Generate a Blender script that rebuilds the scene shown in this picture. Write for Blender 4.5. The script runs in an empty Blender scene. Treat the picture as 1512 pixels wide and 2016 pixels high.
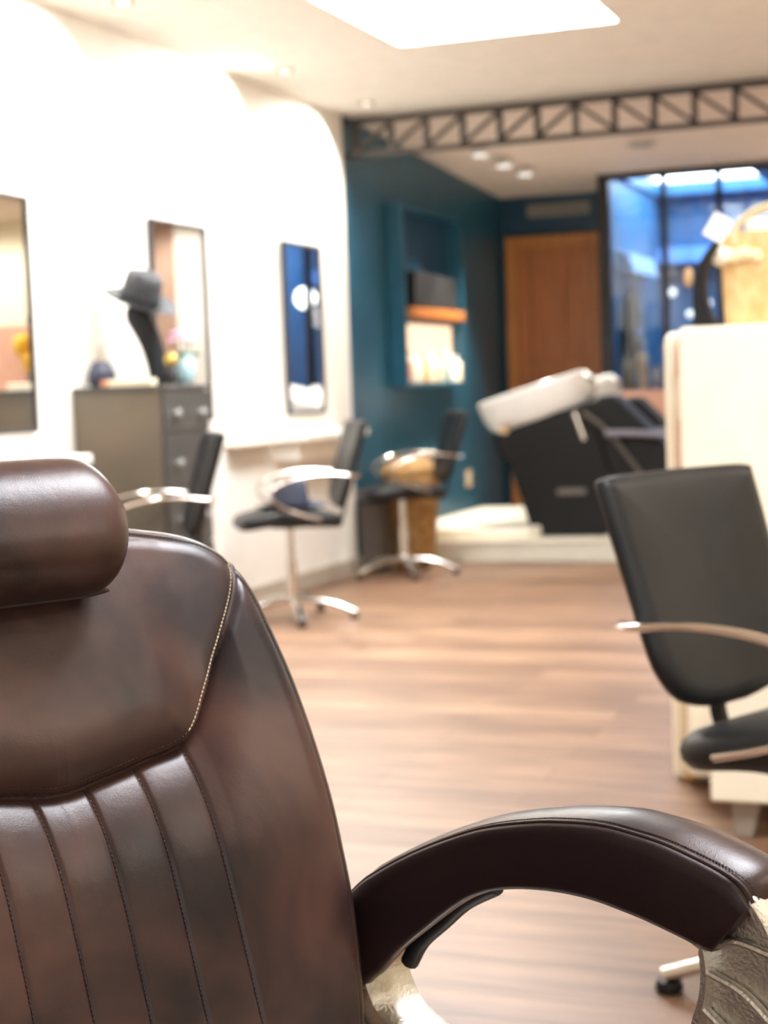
import bpy, bmesh, math, random
import numpy as np
from mathutils import Vector, Matrix
random.seed(7)
S = bpy.context.scene
COL = S.collection
PI = math.pi

# ------------------------------------------------------------------ materials
def lin(c):
    return tuple(((x/255)/12.92 if x/255 <= .04045 else ((x/255+.055)/1.055)**2.4) for x in c)

def mat(name, rgb, rough=.5, metal=0., spec=.5, bump=0., bscale=60., var=None, vscale=8., emit=None, estr=0., trans=0., alpha=1., coat=0., ior=1.45, stretch=(1, 1, 1)):
    m = bpy.data.materials.new(name); m.use_nodes = True
    nt = m.node_tree; b = nt.nodes['Principled BSDF']
    c = lin(rgb)+(1,)
    b.inputs['Base Color'].default_value = c
    b.inputs['Roughness'].default_value = rough
    b.inputs['Metallic'].default_value = metal
    b.inputs['Specular IOR Level'].default_value = spec
    b.inputs['Transmission Weight'].default_value = trans
    b.inputs['Coat Weight'].default_value = coat
    b.inputs['IOR'].default_value = ior
    b.inputs['Alpha'].default_value = alpha
    if emit:
        b.inputs['Emission Color'].default_value = lin(emit)+(1,)
        b.inputs['Emission Strength'].default_value = estr
    tc = nt.nodes.new('ShaderNodeTexCoord'); mp = nt.nodes.new('ShaderNodeMapping')
    mp.inputs['Scale'].default_value = stretch
    nt.links.new(tc.outputs['Object'], mp.inputs['Vector'])
    n = nt.nodes.new('ShaderNodeTexNoise'); n.inputs['Scale'].default_value = vscale
    n.inputs['Detail'].default_value = 4; n.inputs['Distortion'].default_value = .6
    nt.links.new(mp.outputs[0], n.inputs['Vector'])
    r = nt.nodes.new('ShaderNodeValToRGB')
    c2 = lin(var)+(1,) if var else tuple(min(1, x*1.06) for x in c[:3])+(1,)
    r.color_ramp.elements[0].position = .36; r.color_ramp.elements[1].position = .64
    r.color_ramp.elements[0].color = c; r.color_ramp.elements[1].color = c2
    nt.links.new(n.outputs['Fac'], r.inputs[0]); nt.links.new(r.outputs[0], b.inputs['Base Color'])
    if bump:
        n2 = nt.nodes.new('ShaderNodeTexNoise'); n2.inputs['Scale'].default_value = bscale
        n2.inputs['Detail'].default_value = 5
        nt.links.new(mp.outputs[0], n2.inputs['Vector'])
        bp = nt.nodes.new('ShaderNodeBump'); bp.inputs['Strength'].default_value = bump
        bp.inputs['Distance'].default_value = .002
        nt.links.new(n2.outputs['Fac'], bp.inputs['Height']); nt.links.new(bp.outputs[0], b.inputs['Normal'])
    return m

M = {}
M['white'] = mat('white_paint', (238, 234, 226), .6)
M['ceil'] = mat('ceiling_paint', (246, 244, 238), .7)
M['lowceil'] = mat('low_ceiling_paint', (238, 224, 212), .7)
M['blue'] = mat('petrol_paint', (32, 84, 106), .38, var=(28, 78, 100), vscale=3)
M['glassblue'] = mat('mid_blue_paint', (48, 106, 148), .5, var=(38, 96, 140), vscale=2)
M['darkblue'] = mat('dark_petrol_paint', (22, 58, 80), .45)
M['pink'] = mat('dusty_pink_paint', (212, 164, 142), .6)
M['cream'] = mat('cream_laminate', (250, 243, 222), .42)
M['creamwall'] = mat('cream_paint', (240, 232, 205), .6)
M['basebd'] = mat('greige_skirting', (176, 165, 150), .5)
M['black'] = mat('black_metal', (28, 27, 28), .45, metal=.3)
M['truss'] = mat('truss_steel', (44, 38, 34), .5, metal=.3)
M['frame'] = mat('charcoal_frame', (52, 52, 56), .4)
M['mirror'] = mat('mirror_glass', (235, 238, 240), .02, metal=1.)
M['vinyl'] = mat('black_vinyl', (23, 25, 27), .45, bump=.15, bscale=220, spec=.4, var=(30, 32, 34), vscale=5)
M['washblack'] = mat('matt_black_vinyl', (14, 15, 16), .5, spec=.3)
M['chrome'] = mat('chrome', (225, 222, 218), .16, metal=1.)
M['chromearm'] = mat('warm_chrome', (214, 205, 198), .12, metal=1.)
M['alu'] = mat('cast_aluminium', (206, 202, 194), .36, metal=1., bump=.5, bscale=300)
M['plastic'] = mat('black_plastic', (16, 16, 18), .5)
M['ceramic'] = mat('white_ceramic', (236, 234, 230), .18, coat=.4)
M['dresser'] = mat('grey_brown_wood', (96, 90, 80), .5, var=(112, 99, 84), vscale=2.2, bump=.2, bscale=30)
M['dresserd'] = mat('dark_grey_wood', (80, 78, 74), .5, var=(70, 68, 66), vscale=6, stretch=(1, .2, 1))
M['knob'] = mat('glass_knob', (220, 224, 226), .15, metal=.6)
M['felt'] = mat('charcoal_felt', (70, 72, 76), .9, var=(60, 62, 66), vscale=30)
M['feltd'] = mat('dark_felt', (44, 46, 50), .9)
M['slate'] = mat('slate_blue_felt', (60, 63, 76), .9)
M['navy'] = mat('navy_leather', (48, 54, 74), .4)
M['door'] = mat('brown_wood', (158, 100, 56), .45, var=(178, 108, 66), vscale=2.5, bump=.15, bscale=25, stretch=(6, 6, .6))
M['doorfr'] = mat('orange_wood', (186, 124, 68), .45, var=(170, 110, 58), vscale=5, stretch=(5, 5, .6))
M['woodtrim'] = mat('beech_trim', (206, 118, 44), .5, var=(186, 100, 36), vscale=12)
M['brass'] = mat('brass_trim', (214, 178, 96), .35, metal=.6)
M['board'] = mat('amber_wood', (190, 118, 56), .5, var=(160, 96, 44), vscale=14)
M['wicker'] = mat('wicker', (196, 154, 98), .7, var=(150, 112, 66), vscale=22, bump=.8, bscale=90)
M['straw'] = mat('woven_straw', (232, 200, 146), .7, var=(214, 176, 118), vscale=26, bump=.8, bscale=130)
M['handle'] = mat('plaited_straw', (214, 200, 160), .7)
M['pom'] = mat('white_wool', (246, 242, 228), .95, bump=.8, bscale=160)
M['pompale'] = mat('cream_wool', (250, 236, 196), .95, bump=.8, bscale=160)
M['paper'] = mat('white_paper', (250, 250, 248), .6)
M['drape'] = mat('black_fabric', (20, 21, 26), .8)
M['tan'] = mat('tan_suede', (196, 166, 130), .8)
M['bin'] = mat('grey_plastic', (96, 90, 84), .55)
M['darkbox'] = mat('dark_fabric', (14, 12, 15), .9)
M['vase'] = mat('pale_blue_glass', (168, 202, 212), .2, spec=.6)
M['pinkfl'] = mat('pink_petals', (232, 176, 216), .7)
M['leaf'] = mat('green_leaf', (70, 104, 66), .6)
M['gold'] = mat('gold_foil', (206, 176, 96), .35, metal=.5)
M['amber'] = mat('amber_flower', (236, 190, 66), .6)
M['jar'] = mat('porcelain', (236, 232, 226), .25)
M['box'] = mat('cream_card', (236, 224, 196), .6)
M['boxr'] = mat('terracotta_card', (206, 140, 106), .6)
M['grille'] = mat('warm_grey_metal', (150, 140, 128), .5)
M['grillew'] = mat('dull_white_metal', (200, 196, 190), .5)
M['pane'] = mat('skylight_glazing', (255, 255, 255), .5, emit=(236, 244, 255), estr=9)
M['pane2'] = mat('skylight_glazing_far', (255, 255, 255), .5, emit=(226, 238, 255), estr=6)
M['lampd'] = mat('lamp_diffuser', (255, 255, 255), .5, emit=(255, 244, 226), estr=5)
M['lampw'] = mat('lamp_diffuser_cool', (255, 255, 255), .5, emit=(236, 236, 232), estr=1.1)
M['caselit'] = mat('lit_display_back', (240, 210, 180), .5, emit=(255, 214, 180), estr=1.0)
M['platform'] = mat('pale_laminate', (208, 202, 186), .4)
M['slab'] = mat('cream_resin', (246, 240, 222), .35)
M['stitch'] = mat('pale_thread', (214, 196, 170), .8)
M['stitchb'] = mat('brown_thread', (66, 47, 42), .8)
M['olive'] = mat('olive_wood', (112, 98, 70), .5)
M['lilac'] = mat('grey_armrest', (122, 118, 130), .4)

def leather(name, c1, c2, rough):
    m = bpy.data.materials.new(name); m.use_nodes = True
    nt = m.node_tree; b = nt.nodes['Principled BSDF']; N = nt.nodes.new; L = nt.links.new
    tc = N('ShaderNodeTexCoord')
    n = N('ShaderNodeTexNoise'); n.inputs['Scale'].default_value = 6.5; n.inputs['Detail'].default_value = 3; n.inputs['Distortion'].default_value = .5
    L(tc.outputs['Object'], n.inputs['Vector'])
    r = N('ShaderNodeValToRGB'); r.color_ramp.elements[0].position = .36; r.color_ramp.elements[1].position = .66
    r.color_ramp.elements[0].color = lin(c1)+(1,); r.color_ramp.elements[1].color = lin(c2)+(1,)
    L(n.outputs['Fac'], r.inputs[0]); L(r.outputs[0], b.inputs['Base Color'])
    b.inputs['Roughness'].default_value = rough
    b.inputs['Specular IOR Level'].default_value = .36
    v = N('ShaderNodeTexVoronoi'); v.inputs['Scale'].default_value = 900
    L(tc.outputs['Object'], v.inputs['Vector'])
    n2 = N('ShaderNodeTexNoise'); n2.inputs['Scale'].default_value = 60; n2.inputs['Detail'].default_value = 6
    L(tc.outputs['Object'], n2.inputs['Vector'])
    b1 = N('ShaderNodeBump'); b1.inputs['Strength'].default_value = .12; b1.inputs['Distance'].default_value = .0006
    L(v.outputs['Distance'], b1.inputs['Height'])
    b2 = N('ShaderNodeBump'); b2.inputs['Strength'].default_value = .25; b2.inputs['Distance'].default_value = .0012
    L(n2.outputs['Fac'], b2.inputs['Height']); L(b1.outputs[0], b2.inputs['Normal']); L(b2.outputs[0], b.inputs['Normal'])
    return m
M['leather'] = leather('brown_leather', (32, 24, 27), (82, 57, 50), .33)
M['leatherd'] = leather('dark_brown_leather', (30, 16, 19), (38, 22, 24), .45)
M['seam'] = leather('seam_leather', (48, 32, 32), (62, 42, 40), .5)

def floor_mat():
    m = bpy.data.materials.new('oak_planks'); m.use_nodes = True
    nt = m.node_tree; b = nt.nodes['Principled BSDF']; N = nt.nodes.new; L = nt.links.new
    tc = N('ShaderNodeTexCoord')
    br = N('ShaderNodeTexBrick'); br.inputs['Scale'].default_value = 1.0
    br.inputs['Brick Width'].default_value = 1.3; br.inputs['Row Height'].default_value = .15
    br.inputs['Mortar Size'].default_value = .002; br.offset = .37
    br.inputs['Color1'].default_value = lin((158, 126, 102))+(1,)
    br.inputs['Color2'].default_value = lin((126, 97, 78))+(1,)
    br.inputs['Mortar'].default_value = lin((92, 68, 52))+(1,)
    L(tc.outputs['Object'], br.inputs['Vector'])
    mp = N('ShaderNodeMapping'); mp.inputs['Scale'].default_value = (1.6, 11, 1)
    L(tc.outputs['Object'], mp.inputs['Vector'])
    n = N('ShaderNodeTexNoise'); n.inputs['Scale'].default_value = 1.6; n.inputs['Detail'].default_value = 5
    L(mp.outputs[0], n.inputs['Vector'])
    r = N('ShaderNodeValToRGB'); r.color_ramp.elements[0].position = .35; r.color_ramp.elements[1].position = .7
    r.color_ramp.elements[0].color = (.60, .57, .55, 1); r.color_ramp.elements[1].color = (1.12, 1.08, 1.02, 1)
    L(n.outputs['Fac'], r.inputs[0])
    mx = N('ShaderNodeMix'); mx.data_type = 'RGBA'; mx.blend_type = 'MULTIPLY'; mx.inputs[0].default_value = 1
    L(br.outputs['Color'], mx.inputs[6]); L(r.outputs[0], mx.inputs[7]); L(mx.outputs[2], b.inputs['Base Color'])
    b.inputs['Roughness'].default_value = .42
    bp = N('ShaderNodeBump'); bp.inputs['Strength'].default_value = .3; bp.inputs['Distance'].default_value = .002
    L(n.outputs['Fac'], bp.inputs['Height']); L(bp.outputs[0], b.inputs['Normal'])
    return m
M['floor'] = floor_mat()

def glass_mat():
    m = bpy.data.materials.new('clear_pane'); m.use_nodes = True
    b = m.node_tree.nodes['Principled BSDF']
    b.inputs['Base Color'].default_value = (.86, .92, .97, 1); b.inputs['Roughness'].default_value = .0
    b.inputs['Transmission Weight'].default_value = 1; b.inputs['IOR'].default_value = 1.45
    return m
M['glass'] = glass_mat()

# ------------------------------------------------------------------ mesh builder
class MB:
    def __init__(s): s.v = []; s.f = []
    def add(s, vs, fs):
        k = len(s.v); s.v += [tuple(v) for v in vs]; s.f += [tuple(i+k for i in f) for f in fs]; return s
    def box(s, lo, hi, rz=0, piv=None):
        x0, y0, z0 = lo; x1, y1, z1 = hi
        vs = [(x0, y0, z0), (x1, y0, z0), (x1, y1, z0), (x0, y1, z0), (x0, y0, z1), (x1, y0, z1), (x1, y1, z1), (x0, y1, z1)]
        if rz:
            cx, cy = piv if piv else ((x0+x1)/2, (y0+y1)/2); c, n = math.cos(rz), math.sin(rz)
            vs = [(cx+(x-cx)*c-(y-cy)*n, cy+(x-cx)*n+(y-cy)*c, z) for x, y, z in vs]
        return s.add(vs, [(0, 3, 2, 1), (4, 5, 6, 7), (0, 1, 5, 4), (1, 2, 6, 5), (2, 3, 7, 6), (3, 0, 4, 7)])
    def lathe(s, prof, c=(0, 0, 0), n=32, rot=None, cap=True):
        vs = []; fs = []
        for r, z in prof:
            for i in range(n):
                a = 2*PI*i/n; p = Vector((r*math.cos(a), r*math.sin(a), z))
                if rot: p = rot @ p
                vs.append((p.x+c[0], p.y+c[1], p.z+c[2]))
        for j in range(len(prof)-1):
            for i in range(n):
                fs.append((j*n+i, j*n+(i+1) % n, (j+1)*n+(i+1) % n, (j+1)*n+i))
        if cap:
            fs.append(tuple(range(n-1, -1, -1))); k = (len(prof)-1)*n; fs.append(tuple(range(k, k+n)))
        return s.add(vs, fs)
    def cyl(s, a, b, r, n=16, r2=None):
        return s.tube([a, b], [r, r if r2 is None else r2], n)
    def tube(s, pts, rs, n=12, flat=1., up=None, closed=False):
        """round or flattened (flat = width/height ratio along 'up') tube along pts"""
        P = [Vector(p) for p in pts]; m = len(P)
        if not hasattr(rs, '__len__'): rs = [rs]*m
        vs = []; prev = None
        for i in range(m):
            if closed: t = P[(i+1) % m]-P[i-1]
            else: t = P[min(i+1, m-1)]-P[max(i-1, 0)]
            t.normalize()
            if up is not None: a = Vector(up)
            elif prev is not None: a = prev
            else: a = Vector((0, 0, 1)) if abs(t.z) < .9 else Vector((1, 0, 0))
            a = a-t*a.dot(t); a.normalize(); prev = a
            b = t.cross(a)
            for k in range(n):
                w = 2*PI*k/n
                p = P[i]+a*(math.cos(w)*rs[i])+b*(math.sin(w)*rs[i]*flat)
                vs.append(tuple(p))
        fs = []
        for i in range(m if closed else m-1):
            j = (i+1) % m
            for k in range(n):
                fs.append((i*n+k, i*n+(k+1) % n, j*n+(k+1) % n, j*n+k))
        if not closed:
            fs.append(tuple(range(n-1, -1, -1))); fs.append(tuple((m-1)*n+k for k in range(n)))
        return s.add(vs, fs)
    def loft(s, rings, cap=True):
        n = len(rings[0]); vs = [p for r in rings for p in r]; fs = []
        for j in range(len(rings)-1):
            for i in range(n):
                fs.append((j*n+i, j*n+(i+1) % n, (j+1)*n+(i+1) % n, (j+1)*n+i))
        if cap:
            fs.append(tuple(range(n-1, -1, -1))); k = (len(rings)-1)*n; fs.append(tuple(range(k, k+n)))
        return s.add(vs, fs)
    def prism(s, poly, a, b, axis='y'):
        """poly in the two other axes, extruded a..b along axis"""
        def mk(p, t):
            return {'y': (p[0], t, p[1]), 'x': (t, p[0], p[1]), 'z': (p[0], p[1], t)}[axis]
        n = len(poly)
        vs = [mk(p, a) for p in poly]+[mk(p, b) for p in poly]
        fs = [tuple(range(n-1, -1, -1)), tuple(range(n, 2*n))]+[(i, (i+1) % n, n+(i+1) % n, n+i) for i in range(n)]
        return s.add(vs, fs)
    def sphere(s, c, r, n=16, sc=(1, 1, 1)):
        prof = []
        m = max(6, n//2)
        vs = []; fs = []
        for j in range(1, m):
            a = PI*j/m
            for i in range(n):
                w = 2*PI*i/n
                vs.append((c[0]+r*sc[0]*math.sin(a)*math.cos(w), c[1]+r*sc[1]*math.sin(a)*math.sin(w), c[2]-r*sc[2]*math.cos(a)))
        vs.append((c[0], c[1], c[2]-r*sc[2])); vs.append((c[0], c[1], c[2]+r*sc[2]))
        for j in range(m-2):
            for i in range(n):
                fs.append((j*n+i, j*n+(i+1) % n, (j+1)*n+(i+1) % n, (j+1)*n+i))
        for i in range(n):
            fs.append(((i+1) % n, i, (m-1)*n)); fs.append(((m-2)*n+i, (m-2)*n+(i+1) % n, (m-1)*n+1))
        return s.add(vs, fs)
    def build(s, name, m, parent=None, smooth=None, bevel=0., seg=3, sub=0):
        me = bpy.data.meshes.new(name); me.from_pydata(s.v, [], s.f); me.update()
        bm = bmesh.new(); bm.from_mesh(me); bmesh.ops.recalc_face_normals(bm, faces=bm.faces); bm.to_mesh(me); bm.free()
        me.materials.append(m)
        o = bpy.data.objects.new(name, me); COL.objects.link(o)
        if parent: o.parent = parent
        if smooth is not None:
            me.shade_smooth()
            if smooth < 180:
                me.set_sharp_from_angle(angle=math.radians(smooth))
        if bevel:
            b = o.modifiers.new('bevel', 'BEVEL'); b.width = bevel; b.segments = seg; b.limit_method = 'ANGLE'; b.angle_limit = math.radians(40)
            me.shade_smooth(); b.harden_normals = False
            if smooth is None: me.set_sharp_from_angle(angle=math.radians(50))
        if sub:
            q = o.modifiers.new('sub', 'SUBSURF'); q.levels = sub; q.render_levels = sub
        return o

def tag(o, label=None, cat=None, group=None, kind=None):
    if label: o['label'] = label
    if cat: o['category'] = cat
    if group: o['group'] = group
    if kind: o['kind'] = kind
    return o
def thing(name, label, cat, loc=(0, 0, 0), rz=0, group=None):
    o = bpy.data.objects.new(name, None); COL.objects.link(o); o.empty_display_size = .1
    o.location = loc; o.rotation_euler = (0, 0, rz)
    return tag(o, label, cat, group)
def copy_tree(o, parent=None):
    c = o.copy(); COL.objects.link(c)
    if parent: c.parent = parent
    for ch in [x for x in bpy.data.objects if x.parent == o and x is not c]:
        copy_tree(ch, c)
    return c
def struct(name, mb, m, parent=None, **k):
    o = mb.build(name, m, parent, **k)
    if not parent: o['kind'] = 'structure'
    return o
def catmull(pts, n=8):
    P = [Vector(p) for p in pts]; P = [2*P[0]-P[1]]+P+[2*P[-1]-P[-2]]; out = []
    for i in range(1, len(P)-2):
        for k in range(n):
            t = k/n; a, b, c, d = P[i-1], P[i], P[i+1], P[i+2]
            out.append(.5*((2*b)+(c-a)*t+(2*a-5*b+4*c-d)*t*t+(3*b-a-3*c+d)*t**3))
    out.append(P[-2]); return out

# ------------------------------------------------------------------ camera
CAM = Vector((0, 0, 1.17))
yaw, pit, rol = math.radians(20.9), math.radians(-4.3), math.radians(2.0)
fw = Vector((-math.sin(yaw)*math.cos(pit), math.cos(yaw)*math.cos(pit), math.sin(pit)))
r0 = Vector((math.cos(yaw), math.sin(yaw), 0)); u0 = r0.cross(fw)
rr = math.cos(rol)*r0-math.sin(rol)*u0; uu = math.sin(rol)*r0+math.cos(rol)*u0
cd = bpy.data.cameras.new('camera'); cam = bpy.data.objects.new('camera', cd); COL.objects.link(cam)
mw = Matrix((rr, uu, -fw)).transposed().to_4x4(); mw.translation = CAM
cam.matrix_world = mw
cd.sensor_fit = 'HORIZONTAL'; cd.sensor_width = 36; cd.lens = 3257/1512*36
cd.clip_start = .05; cd.clip_end = 100
cd.dof.use_dof = True; cd.dof.focus_distance = 1.37; cd.dof.aperture_fstop = 8.4
S.camera = cam

# ------------------------------------------------------------------ setting
WX = -3.92
struct('floor', MB().box((-3.95, -3.2, -.1), (3.3, 10.45, 0)), M['floor'])
struct('wall_left', MB().box((WX-.12, -3.2, 0), (WX, 9.76, 2.9)), M['white'])
struct('wall_left_rear', MB().box((WX-.12, 9.76, 0), (WX, 13.35, 2.9)), M['blue'])
struct('wall_right', MB().box((3.2, -3.2, 0), (3.32, 15.0, 2.9)), M['creamwall'])
struct('wall_front', MB().box((-3.95, -3.32, 0), (3.3, -3.2, 2.9)), M['creamwall'])
# main ceiling with the skylight opening
sx0, sx1, sy0, sy1 = -2.87, -1.76, 5.9, 7.97
cm = MB()
CZ = 2.88
for lo, hi in (((-4.05, -3.3), (sx0, 9.9)), ((sx1, -3.3), (3.3, 9.9)), ((sx0, -3.3), (sx1, sy0)), ((sx0, sy1), (sx1, 9.9))):
    cm.box((lo[0], lo[1], CZ), (hi[0], hi[1], CZ+.12))
struct('ceiling', cm, M['ceil'])
sk = bpy.data.objects.new('window_1', None); COL.objects.link(sk); sk['kind'] = 'structure'
mb = MB()
for lo, hi in (((sx0-.06, sy0-.06), (sx0, sy1+.06)), ((sx1, sy0-.06), (sx1+.06, sy1+.06)), ((sx0, sy0-.06), (sx1, sy0)), ((sx0, sy1), (sx1, sy1+.06))):
    mb.box((lo[0], lo[1], CZ+.121), (hi[0], hi[1], CZ+.4))
mb.build('reveal', M['white'], sk)
MB().box((sx0-.05, sy0-.05, CZ+.401), (sx1+.05, sy1+.05, CZ+.43)).build('pane', M['pane'], sk)
# lower ceiling over the raised wash area, sloping down to the back
gx0, gx1, gy0, gy1 = -2.84, -1.86, 12.75, 14.3
def zc(y): return 2.87-(y-9.9)*.0575
lc = MB()
def slab(x0, x1, y0, y1):
    a, b = zc(y0), zc(y1)
    lc.add([(x0, y0, a), (x1, y0, a), (x1, y1, b), (x0, y1, b), (x0, y0, a+.1), (x1, y0, a+.1), (x1, y1, b+.1), (x0, y1, b+.1)],
           [(0, 3, 2, 1), (4, 5, 6, 7), (0, 1, 5, 4), (1, 2, 6, 5), (2, 3, 7, 6), (3, 0, 4, 7)])
slab(-4.05, 3.3, 9.9, 12.56)
struct('ceiling_lower', lc, M['lowceil'])
lc = MB(); slab(-4.05, -2.9, 12.56, 13.3)
struct('ceiling_rear', lc, M['lowceil'])
lc = MB()
for a in ((-2.9, gx0, 12.56, 15.1), (gx1, 3.3, 12.56, 15.1), (gx0, gx1, 12.56, gy0), (gx0, gx1, gy1, 15.1)):
    lc.box((a[0], a[2], 2.73), (a[1], a[3], 2.83))
struct('ceiling_inner', lc, M['glassblue'])
sk = bpy.data.objects.new('window_2', None); COL.objects.link(sk); sk['kind'] = 'structure'
mb = MB()
for lo, hi in (((gx0-.06, gy0-.06), (gx0, gy1+.06)), ((gx1, gy0-.06), (gx1+.06, gy1+.06)), ((gx0, gy0-.06), (gx1, gy0)), ((gx0, gy1), (gx1, gy1+.06))):
    mb.box((lo[0], lo[1], 2.831), (hi[0], hi[1], 2.86))
mb.build('reveal', M['white'], sk)
MB().box((gx0-.05, gy0-.05, 2.861), (gx1+.05, gy1+.05, 2.89)).build('pane', M['pane2'], sk)
# raised platform
PZ = .14
struct('floor_raised', MB().add(
    [(-3.92, 10.36, -.1), (3.2, 11.2, -.1), (3.2, 15, -.1), (-3.92, 15, -.1), (-3.92, 10.36, PZ-.02), (3.2, 11.2, PZ-.02), (3.2, 15, PZ-.02), (-3.92, 15, PZ-.02)],
    [(0, 3, 2, 1), (4, 5, 6, 7), (0, 1, 5, 4), (1, 2, 6, 5), (2, 3, 7, 6), (3, 0, 4, 7)]), M['platform'])
def skew(x): return 10.36+(x+3.92)*.118
struct('floor_raised_boards', MB().add(
    [(-3.92, skew(-3.92)+.45, PZ-.019), (3.2, skew(3.2)+.45, PZ-.019), (3.2, 15, PZ-.019), (-3.92, 15, PZ-.019), (-3.92, skew(-3.92)+.45, PZ), (3.2, skew(3.2)+.45, PZ), (3.2, 15, PZ), (-3.92, 15, PZ)],
    [(0, 3, 2, 1), (4, 5, 6, 7), (0, 1, 5, 4), (1, 2, 6, 5), (2, 3, 7, 6), (3, 0, 4, 7)]), M['floor'])
struct('trim_1', MB().add(
    [(-3.92, skew(-3.92)-.02, PZ-.019), (3.2, skew(3.2)-.02, PZ-.019), (3.2, skew(3.2)+.45, PZ-.019), (-3.92, skew(-3.92)+.45, PZ-.019), (-3.92, skew(-3.92)-.02, PZ), (3.2, skew(3.2)-.02, PZ), (3.2, skew(3.2)+.45, PZ), (-3.92, skew(-3.92)+.45, PZ)],
    [(0, 3, 2, 1), (4, 5, 6, 7), (0, 1, 5, 4), (1, 2, 6, 5), (2, 3, 7, 6), (3, 0, 4, 7)]), M['slab'], bevel=.004)
struct('baseboard_left', MB().box((WX, -3.2, 0), (WX+.018, 10.3, .1)), M['basebd'], bevel=.004)
# back wall with the door opening
DX0, DX1, DZ = -3.88, -3.02, 2.355
mb = MB().box((WX, 13.2, 0), (DX0, 13.32, 2.8)).box((DX0, 13.2, DZ), (DX1, 13.32, 2.8)).box((DX1, 13.2, 0), (-2.935, 13.32, 2.8))
struct('wall_back', mb, M['darkblue'])
dr = bpy.data.objects.new('door_1', None); COL.objects.link(dr); dr['kind'] = 'structure'
mb = MB().box((DX0, 13.14, PZ), (DX0+.1, 13.31, DZ)).box((DX1-.06, 13.14, PZ), (DX1, 13.31, DZ)).box((DX0+.1, 13.14, DZ-.09), (DX1-.06, 13.31, DZ))
mb.build('door_frame', M['doorfr'], dr, bevel=.006)
lf = MB().box((DX0+.1, 13.2, PZ+.01), (DX1-.06, 13.245, DZ-.09)).build('door_leaf', M['door'], dr)
mb = MB()
for a, b in ((DX0+.1, DX0+.2), (DX1-.16, DX1-.06), (DX0+.4, DX0+.48)):
    mb.box((a, 13.175, PZ+.01), (b, 13.2, DZ-.09))
for a, b in ((PZ+.01, .4), (1.25, 1.35), (DZ-.2, DZ-.09)):
    mb.box((DX0+.1, 13.178, a), (DX1-.06, 13.2, b))
mb.build('door_panel', M['door'], lf, bevel=.004)
mb = MB().cyl((DX0+.17, 13.17, 1.15), (DX0+.17, 13.12, 1.15), .01).cyl((DX0+.17, 13.12, 1.15), (DX0+.28, 13.12, 1.15), .009)
mb.build('door_handle', M['chrome'], lf, smooth=40)
# glazed room: its own walls
struct('wall_inner_left', MB().box((-2.93, 12.545, PZ), (-2.88, 14.7, 2.715)), M['glassblue'])
struct('wall_inner_back', MB().box((-2.93, 14.6, PZ), (3.2, 14.7, 2.73)), M['glassblue'])
struct('wall_inner_right', MB().box((-1.6, 12.6, PZ), (-1.54, 14.6, 2.73)), M['glassblue'])
# back partition: low pink wall, glazing, then solid panels
struct('wall_low', MB().box((-2.93, 12.46, PZ), (-1.6, 12.545, 1.08)), M['pink'])
gz = bpy.data.objects.new('window_3', None); COL.objects.link(gz); gz['kind'] = 'structure'
for x in (-2.895, -2.44, -2.03, -1.62):
    hw_ = .045 if x < -2.8 else .02
    MB().box((x-hw_, 12.46, 1.08), (x+hw_, 12.54, zc(12.5)-.002)).build('post', M['black'], gz)
MB().box((-2.85, 12.47, zc(12.5)-.05), (-1.64, 12.53, zc(12.5)-.004)).build('top_rail', M['black'], gz)
for a, b in ((-2.85, -2.46), (-2.42, -2.05), (-2.01, -1.64)):
    MB().box((a, 12.495, 1.08), (b, 12.505, zc(12.5)-.05)).build('pane', M['glass'], gz)
struct('wall_back_pier', MB().box((-1.6, 12.44, PZ), (-1.26, 12.56, 2.72)), M['white'])
struct('wall_back_right', MB().box((-1.0, 12.46, PZ), (3.2, 12.56, 2.72)), M['creamwall'])
struct('wall_back_panel', MB().box((-1.26, 12.46, PZ), (-.98, 12.56, 2.72)), mat('taupe_panel', (168, 138, 120), .6))

# truss between the two ceilings
tr = thing('lattice_truss', 'dark open lattice truss spanning below the ceiling', 'truss', (-3.919, 9.84, 2.62))
L_ = 7.118
MB().box((0, -.02, .205), (L_, .02, .24)).build('top_chord', M['truss'], tr)
MB().box((0, -.02, 0), (L_, .02, .03)).build('bottom_chord', M['truss'], tr)
wb = MB(); sp = .237; cxm = 1.48
k = 0; x = cxm-sp*6
while x < L_:
    wb.box((x-.017, -.016, .03), (x+.017, .016, .205))
    if x < cxm-.01: a, b = (x, .03), (x+sp, .205)
    else: a, b = (x+.0, .205), (x+sp, .03)
    if x+sp < L_:
        dx, dz = b[0]-a[0], b[1]-a[1]; L0 = math.hypot(dx, dz); nx, nz = -dz/L0*.012, dx/L0*.012
        wb.prism([(a[0]-nx, a[1]-nz), (b[0]-nx, b[1]-nz), (b[0]+nx, b[1]+nz), (a[0]+nx, a[1]+nz)], -.01, .01, 'y')
    x += sp
wb.build('web', M['truss'], tr)

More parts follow.
